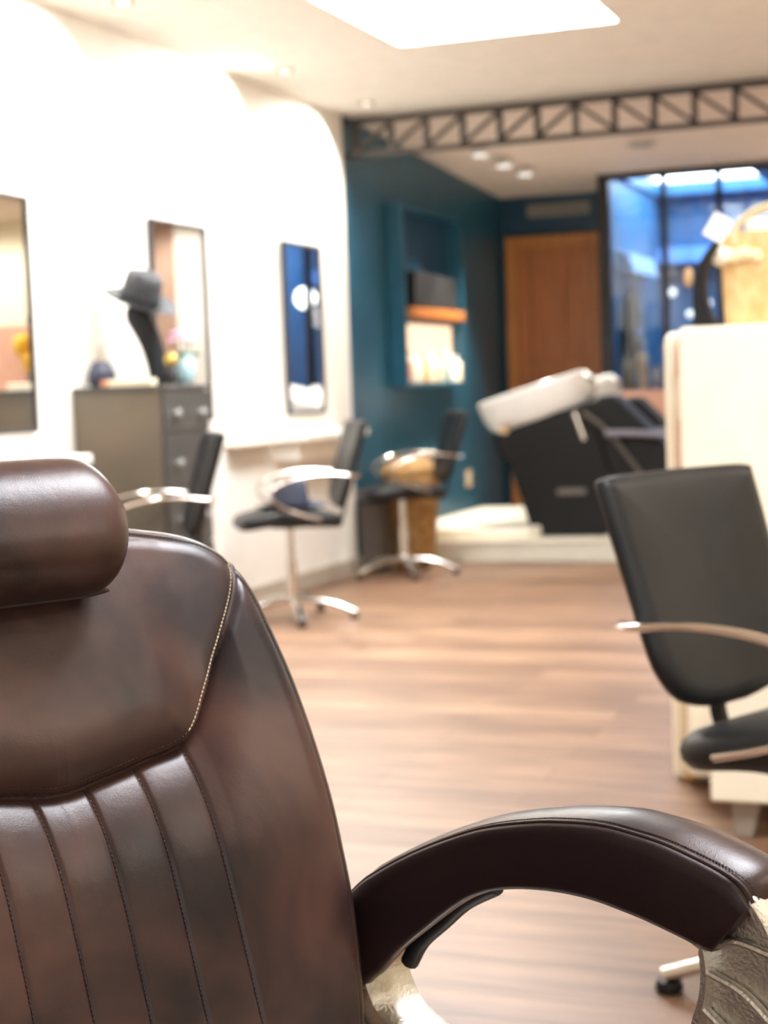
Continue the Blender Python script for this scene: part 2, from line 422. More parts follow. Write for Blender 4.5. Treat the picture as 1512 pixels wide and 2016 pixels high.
# ------------------------------------------------------------------ styling chairs
def make_styling_chair():
    t = thing('styling_chair', '', 'chair')
    # seat: rounded cushion, slightly saddled
    rings = []
    pts = []
    def outline(k):
        o = []
        for i in range(40):
            a = 2*PI*i/40
            c, s_ = math.cos(a), math.sin(a); e = .42
            o.append((.27*k*math.copysign(abs(c)**e, c)+.01, .24*k*math.copysign(abs(s_)**e, s_)))
        return o
    for k, z in ((.80, -.035), (.94, -.03), (.99, -.012), (1, .005), (.985, .022), (.94, .033), (.82, .038), (.4, .034)):
        rings.append([(x, y, .53+z+.020*math.cos((x-.02)*9)-.012) for x, y in outline(k)])
    MB().loft(rings).build('seat', M['vinyl'], t, smooth=180)
    # backrest: tapered to a rounded tip, curved
    out = [(-.225, .455), (-.232, .435), (-.228, .30), (-.222, .16), (-.208, .08), (-.16, .025), (-.07, .003), (0, 0)]
    out = out+[(-a, b) for a, b in reversed(out[:-1])]
    out += [(.15, .462), (0, .465), (-.15, .462)]
    P = [Vector((a, b, 0)) for a, b in out]
    P = catmull(P+[P[0]], 4)[:-1]
    cx, cz = 0, .26
    rings = []
    def bp(u, v, w):
        w = w+.35*u*u
        r_ = math.radians(17); 
        return (-.25+w*math.cos(r_)-v*math.sin(r_), u, .565+v*math.cos(r_)+w*math.sin(r_))
    for k, w in ((.0, .022), (.5, .022), (.85, .021), (.95, .017), (.99, .007), (1, -.004), (.985, -.014), (.93, -.02), (.5, -.022), (.0, -.022)):
        kk = max(k, .02)
        rings.append([bp(p.x*kk, cz+(p.y-cz)*kk, w) for p in P])
    MB().loft(rings).build('backrest', M['vinyl'], t, smooth=180)
    # link bar seat to back
    pts = catmull([(-.10, 0, .49), (-.20, 0, .485), (-.272, 0, .51), (-.293, 0, .59), (-.32, 0, .67)], 5)
    MB().tube(pts, .008, 8, flat=3.2, up=(1, 0, .2)).build('support_bar', M['plastic'], t, smooth=40)
    # armrests: flat chrome loops
    for sgn in (-1, 1):
        y = .262*sgn
        pts = catmull([(-.325, .225*sgn, .735), (-.28, y, .740), (-.18, y, .752), (-.06, y, .748), (.05, y, .722), (.115, y, .685), (.12, y, .64), (.07, y, .595), (-.02, y, .555), (-.12, y*.97, .525)], 5)
        MB().tube(pts, .0085, 12, flat=1.8, up=(.25, 0, 1)).build('armrest', M['chromearm'], t, smooth=50)
    MB().lathe([(0, .10), (.028, .10), (.028, .30), (.021, .302), (.021, .50), (0, .50)], n=20).build('column', M['chrome'], t, smooth=40)
    MB().lathe([(.0, .10), (.06, .10), (.06, .118), (.035, .13), (.0, .13)], n=24).build('hub', M['chrome'], t, smooth=40)
    MB().lathe([(.0, .475), (.09, .475), (.09, .49), (0, .49)], n=24).build('seat_plate', M['plastic'], t, smooth=40)
    for i in range(5):
        a = 2*PI*i/5+.3
        c, s_ = math.cos(a), math.sin(a)
        pts = catmull([(c*.03, s_*.03, .105), (c*.12, s_*.12, .10), (c*.23, s_*.23, .075), (c*.325, s_*.325, .035)], 5)
        lg = MB().tube(pts, [.018-.0002*q for q in range(len(pts))], 12, flat=1.4, up=(0, 0, 1)).build('leg', M['chrome'], t, smooth=50)
        MB().lathe([(.0, 0), (.02, 0), (.024, .008), (.02, .024), (0, .026)], (c*.32, s_*.32, 0), 16).build('foot', M['plastic'], lg, smooth=40)
    return t

G = 'black styling chairs in front of the mirror wall'
ch = make_styling_chair()
ch.location = (-.255, 3.01, 0); ch.rotation_euler.z = math.radians(-24); ch.scale = (1.05, 1.06, .985)
tag(ch, 'large black styling chair in front of the cream station, cut by the right edge', 'chair')
for (x, y, a, lab, grp) in (
        (-3.455, 6.07, -145, 'black styling chair beside the tall grey dresser, its base hidden by the brown leather chair', G),
        (-3.46, 7.70, -147, 'black styling chair with a slate blue hat on its seat, chrome star base', G),
        (-3.55, 9.63, -147, 'black styling chair farthest from the brown chair, in front of the wicker basket', G)):
    c = copy_tree(ch); c.location = (x, y, 0); c.rotation_euler.z = math.radians(a); c.scale = (1, 1, 1)
    tag(c, lab, 'chair', grp)

for q in bpy.data.objects:
    if q.parent == ch and q.name.startswith('leg'): q.rotation_euler.z = .595; q.scale = (1.1, 1.1, 1)

# ------------------------------------------------------------------ brown leather chair
PH0 = Vector((-.70504611, 1.191011, .64084463))
chairyaw = math.radians(-30.1)
# local axes: +x forward, +y sitter's left, z up; origin on the floor below PH0
lc_ = thing('leather_armchair', 'brown leather office armchair with stitched back and headrest, in the left front', 'chair', (PH0.x, PH0.y, 0), chairyaw)
rho = math.radians(20); cr, sr = math.cos(rho), math.sin(rho)
ZP = PH0.z
def T(u, v, w):     # u lateral, v up the back, w out of the back
    return (-v*sr+w*cr, u, ZP+v*cr+w*sr)
def Tn(u, v, w):
    return np.stack([-v*sr+w*cr, u, ZP+v*cr+w*sr], -1)
def basef(v): return -.05*np.clip((v-.12)/.31, 0, 1)**1.5
edge_r = [(0, .456), (.07, .453), (.105, .454), (.134, .451), (.180, .443), (.216, .431), (.240, .412), (.252, .393), (.261, .362), (.265, .325), (.269, .275), (.2705, .219), (.270, .157), (.268, .107), (.2655, .058), (.259, .006), (.250, -.04), (.241, -.075), (.225, -.115), (.19, -.15), (.115, -.165), (0, -.168)]
ep = catmull([(a, b, 0) for a, b in edge_r], 8)
ep = [(p.x, p.y) for p in ep]
loop = ep+[(-a, b) for a, b in reversed(ep[1:-1])]
loop = np.array(loop)
# resample by arc length
def resample(P, n, closed=True):
    Q = np.vstack([P, P[:1]]) if closed else P
    d = np.r_[0, np.cumsum(np.hypot(*(np.diff(Q, axis=0).T)))]
    t = np.linspace(0, d[-1], n, endpoint=not closed)
    return np.stack([np.interp(t, d, Q[:, 0]), np.interp(t, d, Q[:, 1])], 1)
NPH = 720
loop = resample(loop, NPH)
def distpoly(P, Q, closed=False):
    """distance from points P (N,2) to polyline Q (M,2)"""
    A = Q if closed else Q[:-1]; B = np.roll(Q, -1, 0) if closed else Q[1:]
    best = np.full(len(P), 9.)
    for a, b in zip(A, B):
        ab = b-a; t = np.clip(((P-a)@ab)/max(ab@ab, 1e-12), 0, 1)
        best = np.minimum(best, np.hypot(*(P-(a+t[:, None]*ab)).T))
    return best
st_r = [(.246, .400), (.241, .388), (.227, .360), (.203, .325), (.182, .296), (.162, .265), (.149, .244), (.137, .231), (.122, .2245), (.09, .219), (.064, .2135), (.013, .2045)]
st_r = [(p.x, p.y) for p in catmull([(a, b, 0) for a, b in st_r]+[(0, .204, 0)], 6)]
stp = np.array([(-a, b) for a, b in st_r][:-1]+list(reversed(st_r)))       # left .. right
stx = st_r[::-1]
def vseam(u):       # height of the panel seam at |u|
    return np.interp(np.abs(u), [p[0] for p in stx], [p[1] for p in stx])
chan = [-.132, -.079, -.026, .026, .079, .132]
def wback(P):
    u, v = P[:, 0], P[:, 1]
    w = basef(v)
    e = distpoly(P, loop, True)
    vs = vseam(u)
    au = np.abs(u)
    inupper = (v > vs) & (au < .255)
    d = v-vs
    ds = distpoly(P, stp)
    lowfac = np.clip((.168-au)/.05, 0, 1)          # the horizontal run of the seam
    diag = 1-lowfac
    # upper cushion
    up = inupper.astype(float)
    w = w+up*(-.026*np.exp(-ds/.020)*lowfac-.005*np.exp(-ds/.008)*diag+.006*lowfac)
    # channel panel and bolsters
    below = 1-up
    bell = np.exp(-np.clip(-d, 0, 9)/.042)
    mid = np.clip((.150-au)/.02, 0, 1)
    soft = np.clip((.21-au)/.06, 0, 1)
    w = w+below*(-.024*bell*soft)
    w = w-below*.004*np.exp(-(ds/.006)**2)
    g = np.zeros_like(w)
    for c in chan:
        dd = np.abs(u-c)
        g = np.maximum(g, np.exp(-(dd/.0018)**2)*.0024+np.exp(-dd/.009)*.0016)
    w = w-below*g*np.clip((vs+.0-v)/.004+.3, 0, 1)*(v > -.14)
    # thin groove inside the outline, then the rounded edge
    w = w-.0022*np.exp(-((e-.0115)/.0017)**2)
    R = .030
    q = np.clip(1-e/R, 0, 1)
    w = w-R*.8*(1-np.sqrt(np.clip(1-q*q, 0, 1)))
    w = w+.16*u*u
    return w
cen = np.array([0, .14])
K = np.r_[np.linspace(.004, .86, 150), 1-.14*(1-np.linspace(0, 1, 50)[1:])**1.6]
V = []
for k in K:
    P = cen+(loop-cen)*k
    V.append(Tn(P[:, 0], P[:, 1], wback(P)))
edgew = wback(loop)
for off, sc in ((-.012, 1.0), (-.030, 1.002), (-.055, .995), (-.075, .975), (-.088, .93), (-.095, .8), (-.1, .4), (-.1, .01)):
    P = cen+(loop-cen)*sc
    V.append(Tn(P[:, 0], P[:, 1], edgew*.0+basef(P[:, 1])-.024+.16*P[:, 0]**2+off))
V = np.array(V); nr = len(V)
verts = V.reshape(-1, 3)
ii, jj = np.meshgrid(np.arange(nr-1), np.arange(NPH), indexing='ij')
a = ii*NPH+jj; b_ = ii*NPH+(jj+1) % NPH; c_ = (ii+1)*NPH+(jj+1) % NPH; d_ = (ii+1)*NPH+jj
faces = np.stack([a, b_, c_, d_], -1).reshape(-1, 4)
me = bpy.data.meshes.new('backrest'); me.from_pydata(verts.tolist(), [], faces.tolist()+[tuple(range(NPH-1, -1, -1)), tuple((nr-1)*NPH+i for i in range(NPH))]); me.update()
bm = bmesh.new(); bm.from_mesh(me); bmesh.ops.recalc_face_normals(bm, faces=bm.faces); bm.to_mesh(me); bm.free()
me.shade_smooth(); me.materials.append(M['leather'])
back = bpy.data.objects.new('backrest', me); COL.objects.link(back); back.parent = lc_

def stitches(name, path, m, parent, step=.0042, L0=.0030, r=.00055, lift=.0006):
    """short thread stitches along a path given as (u, v) on the back"""
    P = resample(np.array(path), int(np.sum(np.hypot(*np.diff(np.array(path), axis=0).T))/step), False)
    mb = MB()
    W = wback(P)
    for i in range(len(P)-1):
        a = np.array(T(P[i][0], P[i][1], W[i]+lift)); b = np.array(T(P[i+1][0], P[i+1][1], W[i+1]+lift))
        b = a+(b-a)*L0/step
        mb.tube([tuple(a), tuple(a*.5+b*.5+np.array([.0004, 0, 0])), tuple(b)], r, 5)
    return mb.build(name, m, parent, smooth=180)
def ribbon(name, path, m, parent, r, flat, lift):
    P = resample(np.array(path), 160, False); W = wback(P)
    mb = MB(); mb.tube([T(p[0], p[1], w+lift) for p, w in zip(P, W)], r, 8, flat=flat, up=(cr, 0, sr))
    return mb.build(name, m, parent, smooth=180)
def offs(path, d):
    P = np.array(path); t = np.gradient(P, axis=0); t /= np.maximum(np.hypot(t[:, 0], t[:, 1]), 1e-9)[:, None]
    return P+np.stack([-t[:, 1], t[:, 0]], 1)*d
stf = resample(stp, 400, False)
# panel seam: dark welt with pale top stitching on its upper side
ribbon('panel_welt', offs(stf, -.0005), M['seam'], back, .0012, 3.0, .0006)
hi = offs(stf, .0048)
diagm = (np.abs(hi[:, 0]) > .135)
stitches('panel_stitching', hi[diagm & (hi[:, 0] > 0)], M['stitch'], back, r=.00062)
stitches('panel_stitching', hi[diagm & (hi[:, 0] < 0)], M['stitch'], back, r=.00062)
stitches('panel_stitching', hi[~diagm], M['stitchb'], back, r=.0005)
for c in chan:
    vv = np.linspace(float(vseam(np.array([c]))[0])-.006, -.13, 60)
    stitches('channel_stitching', np.stack([np.full(60, c), vv], 1), M['stitchb'], back, r=.0005, lift=.0009)
# edge seam thread
ring = cen+(loop-cen)*1.0
tt = np.gradient(loop, axis=0); tt /= np.hypot(tt[:, 0], tt[:, 1])[:, None]
nrm = np.stack([tt[:, 1], -tt[:, 0]], 1)
sgn = np.sign(np.sum(nrm*(cen-loop), 1)).mean(); nrm *= sgn
inner = loop+nrm*.0115
sel = inner[(inner[:, 1] > .30) & (inner[:, 0] > 0)]
stitches('edge_stitching', sel, M['plastic'], back, r=.0005, lift=.0008)
sel = inner[(inner[:, 1] > .30) & (inner[:, 0] < 0)]
stitches('edge_stitching', sel, M['plastic'], back, r=.0005, lift=.0008)

# headrest pillow
def headrest():
    mb = MB(); rings = []
    A = .132; N = 64; HC = -.030
    for s in np.linspace(-1, 1, 81):
        s = math.sin(s*PI/2)
        k = max(1-abs(s)**10, 0)**(1/2.4)
        kv = max(k, .02)
        ring_ = []
        for i in range(N):
            a = 2*PI*i/N; c, q = math.cos(a), math.sin(a)
            ev = math.copysign(abs(c)**.9, c); ew = math.copysign(abs(q)**.95, q)
            v = .441+.0675*kv*ev
            w = -.004+(.050 if q > 0 else .034)*kv*ew-.010*(v-.43)/.06
            if ev < 0: w -= .010*abs(ev)**4*kv
            ring_.append(T(HC+s*A*.95*(1+.05*(1-abs(ev))), v, w+.10*(s*A)**2))
        rings.append(ring_)
    mb.loft(rings)
    h = mb.build('headrest', M['leather'], lc_, smooth=180)
    pts = [T(HC+s*A*.84, .3735+.004*abs(s)**6, -.010+.10*(s*A)**2) for s in np.linspace(-1, 1, 40)]
    MB().tube(pts, .0022, 8, flat=.5).build('welt', M['seam'], h, smooth=180)
    # two elastic straps going over the top of the back
    for s in (-.07, .07):
        pts = catmull([T(s, .49, -.02), T(s, .487, -.06), T(s, .46, -.125), T(s, .38, -.15)], 5)
        MB().tube(pts, .0015, 8, flat=8, up=(1, 0, .2)).build('strap', M['plastic'], h, smooth=40)
    return h
headrest()
# a loose thread by the headrest
MB().tube([T(.135+.010*t, .452+.003*math.sin(t*9), -.058) for t in np.linspace(0, 1, 12)], .0005, 5).build('loose_thread', M['plastic'], back, smooth=180)

# seat cushion (below the frame)
def rbox(mb, cx, cy, cz, hx, hy, hz, e=.35, n=56):
    rings = []
    for t in np.linspace(-PI/2, PI/2, 13):
        k = max(math.cos(t), .001)**.35; z = cz+hz*math.copysign(abs(math.sin(t))**.6, math.sin(t))
        ring_ = []
        for i in range(n):
            a = 2*PI*i/n; c, s = math.cos(a), math.sin(a)
            ring_.append((cx+hx*k*math.copysign(abs(c)**e, c), cy+hy*k*math.copysign(abs(s)**e, s), z))
        rings.append(ring_)
    return mb.loft(rings)
rbox(MB(), .27, 0, .43, .25, .255, .065).build('seat', M['leather'], lc_, smooth=180)
MB().box((.12, -.14, .335), (.42, .14, .37)).build('seat_plate', M['plastic'], lc_, bevel=.01)
MB().cyl((.25, 0, .11), (.25, 0, .34), .028, 20).build('column', M['plastic'], lc_, smooth=40)
for i in range(5):
    a = 2*PI*i/5+.2; c, s = math.cos(a), math.sin(a)
    lg = MB().tube(catmull([(.25+c*.02, s*.02, .12), (.25+c*.16, s*.16, .11), (.25+c*.31, s*.31, .075)], 4), [.024, .023, .022, .021, .020, .019, .018, .017, .016][:9], 12).build('leg', M['alu'], lc_, smooth=50)
    MB().cyl((.25+c*.31-s*.022, s*.31+c*.022, .028), (.25+c*.31+s*.022, s*.31-c*.022, .028), .028, 20).build('caster', M['plastic'], lg, smooth=40)

# padded arms with cast aluminium loops
seamL = [(-.09, .640), (-.029, .693), (.003, .714), (.045, .737), (.098, .762), (.154, .784), (.214, .800), (.257, .808), (.295, .8125), (.325, .8125), (.36, .8105), (.396, .8045), (.423, .7985), (.438, .792), (.446, .782), (.443, .775)]
botL = [(-.07, .555), (-.014, .602), (.002, .614), (.032, .643), (.074, .675), (.114, .704), (.144, .721), (.181, .734), (.229, .7435), (.278, .7475), (.323, .7455), (.352, .7425), (.380, .7375), (.402, .7315)]
def arc_res(pts, n):
    P = np.array([(p.x, p.y) for p in catmull([(a, b, 0) for a, b in pts], 6)])
    return resample(P, n, False)
NS = 90
TP = arc_res(seamL[:-1], NS); BP = arc_res(botL, NS)
for side in (1, -1):
    y0, y1 = .27, .338
    rings = []
    for i in range(NS):
        t, b = TP[i], BP[i]
        d = t-b; Ln = np.hypot(*d); d = d/Ln
        nshrink = 1.0
        endk = max(0, (i-(NS-10))/9)
        endk = 1-math.sqrt(max(0, 1-endk*endk))
        sec = []
        # section in (y, h): h along b->t
        prof = [(0, .10), (0, .5), (-.002, .8), (.0, .955), (.0035, .992), (.006, .986), (.0085, 1.0), (.0125, 1.03), (.024, 1.09), (.04, 1.12), (.055, 1.08), (.065, .97), (.0685, .8), (.069, .62), (.066, .52), (.058, .40), (.035, .16), (.012, .02), (.003, .03)]
        for yy, h in prof:
            hh = .5+(h-.5)*(1-.10*endk)
            yb = .034+(yy-.034)*(1-.12*endk)
            p = b+d*Ln*hh
            sec.append((p[0], side*(y0+yb), p[1]))
        rings.append(sec)
    # rounded front closing
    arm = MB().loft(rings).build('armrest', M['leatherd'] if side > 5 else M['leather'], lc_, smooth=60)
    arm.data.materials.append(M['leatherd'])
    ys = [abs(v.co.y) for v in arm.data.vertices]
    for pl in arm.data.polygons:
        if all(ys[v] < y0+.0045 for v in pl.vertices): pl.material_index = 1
    # piping and stitches along the inner top edge
    lp = [(TP[i][0], side*(y0+.006), TP[i][1]+.0004) for i in range(0, NS)]
    MB().tube(lp, .0016, 8).build('piping', M['seam'], arm, smooth=180)
    mb = MB()
    P = resample(TP, 190, False)
    for i in range(len(P)-1):
        a_, b2 = P[i], P[i]+(P[i+1]-P[i])*.68
        tg = (P[i+1]-P[i])/np.hypot(*(P[i+1]-P[i])); nn = np.array([-tg[1], tg[0]])
        a2 = a_+nn*.0022; b3 = b2+nn*.0022
        mb.tube([(a2[0], side*(y0+.0115), a2[1]), (b3[0], side*(y0+.0115), b3[1])], .0006, 5)
    mb.build('stitching', M['stitchb'], arm, smooth=180)
    # aluminium loop: (centre line, half thickness)
    path = [(.375, .772), (.412, .762), (.430, .735), (.432, .70), (.423, .665), (.402, .625), (.368, .585), (.32, .555), (.26, .535), (.18, .525), (.10, .528), (.03, .538), (-.02, .560), (-.046, .598), (-.042, .635), (-.005, .668)]
    C = [(p.x, p.y) for p in catmull([(a, b, 0) for a, b in path], 6)]
    th = np.interp(np.arange(len(C)), [0, 12, 24, 40, 60, 72, 84, len(C)-1], [.030, .038, .040, .030, .022, .020, .024, .024])
    ya, yb_ = side*(y0+.006), side*(y0+.062)
    rings = []
    Cn = np.array(C); tg = np.gradient(Cn, axis=0); tg /= np.hypot(tg[:, 0], tg[:, 1])[:, None]; nv = np.stack([-tg[:, 1], tg[:, 0]], 1)
    for i in range(len(C)):
        q = []
        h = th[i]
        for yy, k in ((0, -1), (0, -.86), (.009, -.80), (.010, 0), (.009, .80), (0, .86), (0, 1), (.006, 1.08), (.05, 1.08), (.056, 1), (.056, -1), (.05, -1.08), (.006, -1.08)):
            p = Cn[i]+nv[i]*h*k
            q.append((p[0], side*(y0+.006+yy), p[1]))
        rings.append(q)
    fr = MB().loft(rings)
    # cross ribs inside the recess
    for j in (8, 15, 22, 29, 36, 44, 52, 60, 68, 76, 84):
        if j+4 >= len(C): continue
        a0 = Cn[j]-nv[j]*th[j]*.86; mid_ = Cn[min(j+1, len(C)-1)]; b0 = Cn[j+4]+nv[j+4]*th[j+4]*.86
        fr.tube([(p[0], side*(y0+.0115), p[1]) for p in catmull([(a0[0], a0[1], 0), (mid_[0], mid_[1], 0), (b0[0], b0[1], 0)], 5)] if False else
                [(q[0], side*(y0+.011), q[1]) for q in catmull([(a0[0], a0[1], 0), (mid_[0]*.7+.15*(a0[0]+b0[0]), mid_[1]*.7+.15*(a0[1]+b0[1]), 0), (b0[0], b0[1], 0)], 5)], .0042, 8, flat=.7, up=(0, 1, 0))
    fr.build('arm_frame', M['alu'], lc_, smooth=42)
    # black plastic pad under the rear of the arm, on its outer side
    pts = [(.13, .722), (.09, .700), (.055, .672), (.022, .645), (.004, .62)]
    MB().tube([(a, side*(y0+.040), b-.002) for a, b in [(p.x, p.y) for p in catmull([(a, b, 0) for a, b in pts], 4)]], .009, 10, flat=1.0).build('under_pad', M['plastic'], lc_, smooth=50)

# ------------------------------------------------------------------ mirrors on the left wall
def mirror(y0, y1, label):
    t = thing('wall_mirror', label, 'mirror', (WX, (y0+y1)/2, 1.03), 0, 'framed mirrors along the white wall')
    h = (y1-y0)/2; w = .017; H = 1.0; D = .03
    MB().box((.001, -h, 0), (D, -h+w, H)).box((.001, h-w, 0), (D, h, H)).box((.001, -h+w, 0), (D, h-w, w)).box((.001, -h+w, H-w), (D, h-w, H)).build('frame', M['frame'], t, bevel=.003)
    MB().box((.002, -h+w, w), (.018, h-w, H-w)).build('mirror_glass', M['mirror'], t)
mirror(5.45, 6.10, 'dark framed wall mirror nearest the camera, cut by the left edge')
mirror(7.17, 7.76, 'dark framed wall mirror behind the hat and vase on the dresser')
mirror(8.74, 9.28, 'dark framed wall mirror reflecting blue, above the white shelf')

# ------------------------------------------------------------------ dresser and what stands on it
DT = 1.215
d = thing('chest_of_drawers', 'tall grey wooden chest of drawers standing against the white wall', 'dresser', (-3.695, 6.64, 0))
MB().box((-.221, -.22, .03), (.215, .22, DT-.022)).build('body', M['dresser'], d, bevel=.004)
MB().box((-.222, -.228, DT-.022), (.232, .228, DT)).build('top', M['dresserd'], d, bevel=.004)
MB().box((-.20, -.2, 0), (.2, .2, .03)).build('plinth', M['dresserd'], d)
z = DT-.03
for hgt in (.19, .25, .25, .25, .2):
    dw = MB().box((.216, -.212, z-hgt+.008), (.232, .212, z)).build('drawer', M['dresserd'], d, bevel=.003)
    for yy in (-.12, .12):
        MB().lathe([(0, 0), (.008, 0), (.006, .012), (.016, .02), (.016, .028), (.008, .034), (0, .034)], (.232, yy, z-hgt/2), 16, rot=Matrix.Rotation(PI/2, 3, 'Y')).build('knob', M['knob'], dw, smooth=50)
    z -= hgt

def fedora(name, label, group, loc, rx, ry, m, mband, sc=1.):
    t = thing(name, label, 'hat', loc, 0, group); t.rotation_euler = ((Matrix.Rotation(rx, 3, Vector((.934, .357, 0))) @ Matrix.Rotation(ry, 3, Vector((-.357, .934, 0)))).to_euler())
    n = 48; rings = []
    for r, z, cur in ((.062, .0, 0), (.075, -.004, 0), (.11, -.004, .4), (.148, .004, 1), (.151, .007, 1.05), (.148, .009, 1), (.11, .0, .4), (.078, .002, 0), (.06, .004, 0)):
        rings.append([(r*1.08*sc*math.cos(2*PI*i/n), r*.92*sc*math.sin(2*PI*i/n), sc*(z+cur*.018*abs(math.sin(2*PI*i/n))**2)) for i in range(n)])
    MB().loft(rings, cap=False).build('brim', m, t, smooth=180)
    rings = []
    for r, z, dent in ((.076, 0, 0), (.074, .035, 0), (.070, .085, 0), (.066, .122, .0), (.058, .134, .012), (.036, .136, .028), (.01, .134, .032)):
        rings.append([(r*1.15*sc*math.cos(2*PI*i/n), r*.9*sc*math.sin(2*PI*i/n)*(1-.10*(z/.13)*max(0, math.cos(2*PI*i/n))), sc*(z-dent*abs(math.cos(2*PI*i/n)))) for i in range(n)])
    MB().loft(rings).build('crown', m, t, smooth=180)
    MB().lathe([(.0765*sc, .004*sc), (.0775*sc, .006*sc), (.0755*sc, .03*sc), (.0745*sc, .03*sc)], n=n, cap=False).build('band', mband, t, smooth=60).scale = (1.15, .9, 1)
    return t
# curved black hat stand, swept like a horn
hs = thing('hat_stand', 'curved black stand holding up the charcoal brimmed hat on the dresser', 'hat stand', (-3.70, 6.73, DT+.001))
pts = catmull([(0.02, .06, .0), (.02, .055, .06), (.012, .045, .14), (.0, .02, .22), (-.01, -.03, .29), (-.02, -.07, .34), (-.02, -.09, .365)], 6)
n_ = len(pts); rs = [float(np.interp(i/(n_-1), [0, .25, .5, .75, .9, 1], [.042, .047, .055, .058, .035, .012])) for i in range(n_)]
MB().tube(pts, rs, 20).build('neck', M['feltd'], hs, smooth=180)
MB().lathe([(0, 0), (.055, 0), (.055, .012), (.04, .018), (0, .018)], (.02, .06, 0), 24).build('base', M['plastic'], hs, smooth=40)
hat = fedora('fedora_hat', 'charcoal grey felt hat with wide brim tilted on the black stand', None, (-3.70, 6.67, 1.59), math.radians(16), math.radians(17), M['felt'], M['feltd'], 1.12)

c = thing('trinket_pot', 'round dark navy pot at the wall end of the dresser', 'pot', (-3.845, 6.56, DT))
MB().lathe([(0, 0), (.05, 0), (.062, .02), (.066, .05), (.056, .085), (.045, .095), (0, .095)], n=28).build('body', M['navy'], c, smooth=60)
MB().lathe([(.047, .095), (.048, .104), (.03, .118), (.01, .124), (0, .124)], n=28).build('lid', M['navy'], c, smooth=60)
MB().sphere((0, 0, .13), .009).build('knob', M['gold'], c, smooth=180)
tag(MB().box((-.11, -.025, 0), (.11, .025, .03)).build('card_box', M['box'], bevel=.004), 'flat cream card box along the front of the dresser top', 'box').location = (-3.64, 6.47, DT)
tag(MB().box((-.022, -.022, 0), (.022, .022, .028)).build('card_box', M['boxr'], bevel=.004), 'small terracotta coloured box beside the flat cream box on the dresser', 'box').location = (-3.78, 6.49, DT)
j = thing('porcelain_jar', 'small white porcelain jar between navy pot and black stand', 'jar', (-3.72, 6.58, DT))
MB().lathe([(0, 0), (.026, 0), (.034, .02), (.034, .055), (.024, .07), (0, .07)], n=24).build('body', M['jar'], j, smooth=60)
MB().lathe([(0, .071), (.026, .071), (.02, .082), (.006, .09), (0, .09)], n=24).build('lid', M['jar'], j, smooth=60)
g = thing('bottle', 'squat dark bottle with a gold stopper beside the black hat stand', 'bottle', (-3.57, 6.71, DT))
MB().lathe([(0, 0), (.028, 0), (.03, .01), (.03, .055), (.012, .07), (.012, .085), (0, .085)], n=24).build('body', M['plastic'], g, smooth=50)
MB().sphere((0, 0, .115), .032, 20).build('stopper', M['gold'], g, smooth=180)
v = thing('flower_vase', 'pale blue vase of pink flowers at the drawer end of the dresser', 'vase', (-3.56, 6.82, DT))
MB().lathe([(0, 0), (.03, 0), (.045, .03), (.052, .07), (.046, .11), (.03, .13), (.036, .14), (.032, .14), (.026, .13), (.04, .10), (0, .03)], n=28, cap=False).build('vase_body', M['vase'], v, smooth=180)
for i, (dx, dy, dz) in enumerate(((-.05, -.02, .20), (.03, .035, .225), (-.02, .05, .21), (.05, -.03, .20), (0, 0, .235), (-.06, .03, .235))):
    st = MB().tube(catmull([(0, 0, .05), (dx*.4, dy*.4, .13), (dx, dy, dz)], 4), .002, 6).build('flower_stem', M['leaf'], v, smooth=180)
    mb = MB()
    for q in range(6):
        a = q*PI/3
        mb.sphere((dx+.012*math.cos(a), dy+.012*math.sin(a), dz+.004), .011, 8, (1, 1, .7))
    mb.sphere((dx, dy, dz+.006), .008, 8)
    mb.build('blossom', M['pinkfl'], st, smooth=180)
mb = MB()
for a in (0.4, 1.7, 3.3, 5):
    mb.sphere((.055*math.cos(a), .055*math.sin(a), .14), .02, 8, (1.4, .5, .5))
mb.build('leaves', M['leaf'], v, smooth=180)

# hat on the seat of the middle chair
fedora('fedora_hat', 'slate blue hat resting on the seat of the styling chair', None, (-3.42, 7.64, .58), 0, 0, M['slate'], M['navy'], 1.12)

# ------------------------------------------------------------------ white wall shelves
def shelf(y0, y1, label, z=.885):
    t = thing('wall_console', label, 'shelf', (WX, (y0+y1)/2, z), 0, 'white consoles under the mirrors')
    h = (y1-y0)/2
    MB().box((.001, -h, 0), (.235, h, .045)).build('shelf_top', M['white'], t, bevel=.008)
    MB().box((.001, -h+.06, -.11), (.15, h-.06, -.0005)).build('apron', M['white'], t, bevel=.004)
shelf(8.5, 9.45, 'white console shelf under the mirror that reflects blue')
shelf(5.3, 6.18, 'white console shelf under the mirror nearest the camera')
tag(MB().box((0, -.28, 0), (.10, .28, .02)).build('wall_ledge', M['basebd'], bevel=.004), 'thin grey ledge on the white wall behind the chair backs', 'ledge').location = (WX+.001, 8.2, .875)

# ------------------------------------------------------------------ wall cabinet on the blue wall
nb = thing('wall_cabinet', 'tall petrol blue open wall cabinet with a lit lower shelf', 'cabinet', (WX, 11.135, 1.165))
D_, Hh, h_ = .118, 1.235, .645
MB().box((.001, -h_, 0), (D_, -h_+.03, Hh)).box((.001, h_-.03, 0), (D_, h_, Hh)).box((.001, -h_+.03, 0), (D_, h_-.03, .03)).box((.001, -h_+.03, Hh-.03), (D_, h_-.03, Hh)).build('carcass', M['blue'], nb, bevel=.004)
MB().box((.002, -h_+.03, .03), (.012, h_-.03, Hh-.03)).build('back_panel', M['darkblue'], nb)
MB().box((.012, -h_+.03, .44), (D_-.02, h_-.03, .465)).build('shelf', M['darkblue'], nb)
MB().box((.02, -.55, .47), (D_+.03, .56, .54)).build('wooden_ledge', M['board'], nb, bevel=.008)
MB().box((.012, -h_+.031, .031), (.018, h_-.031, .438)).build('light_panel', M['caselit'], nb)
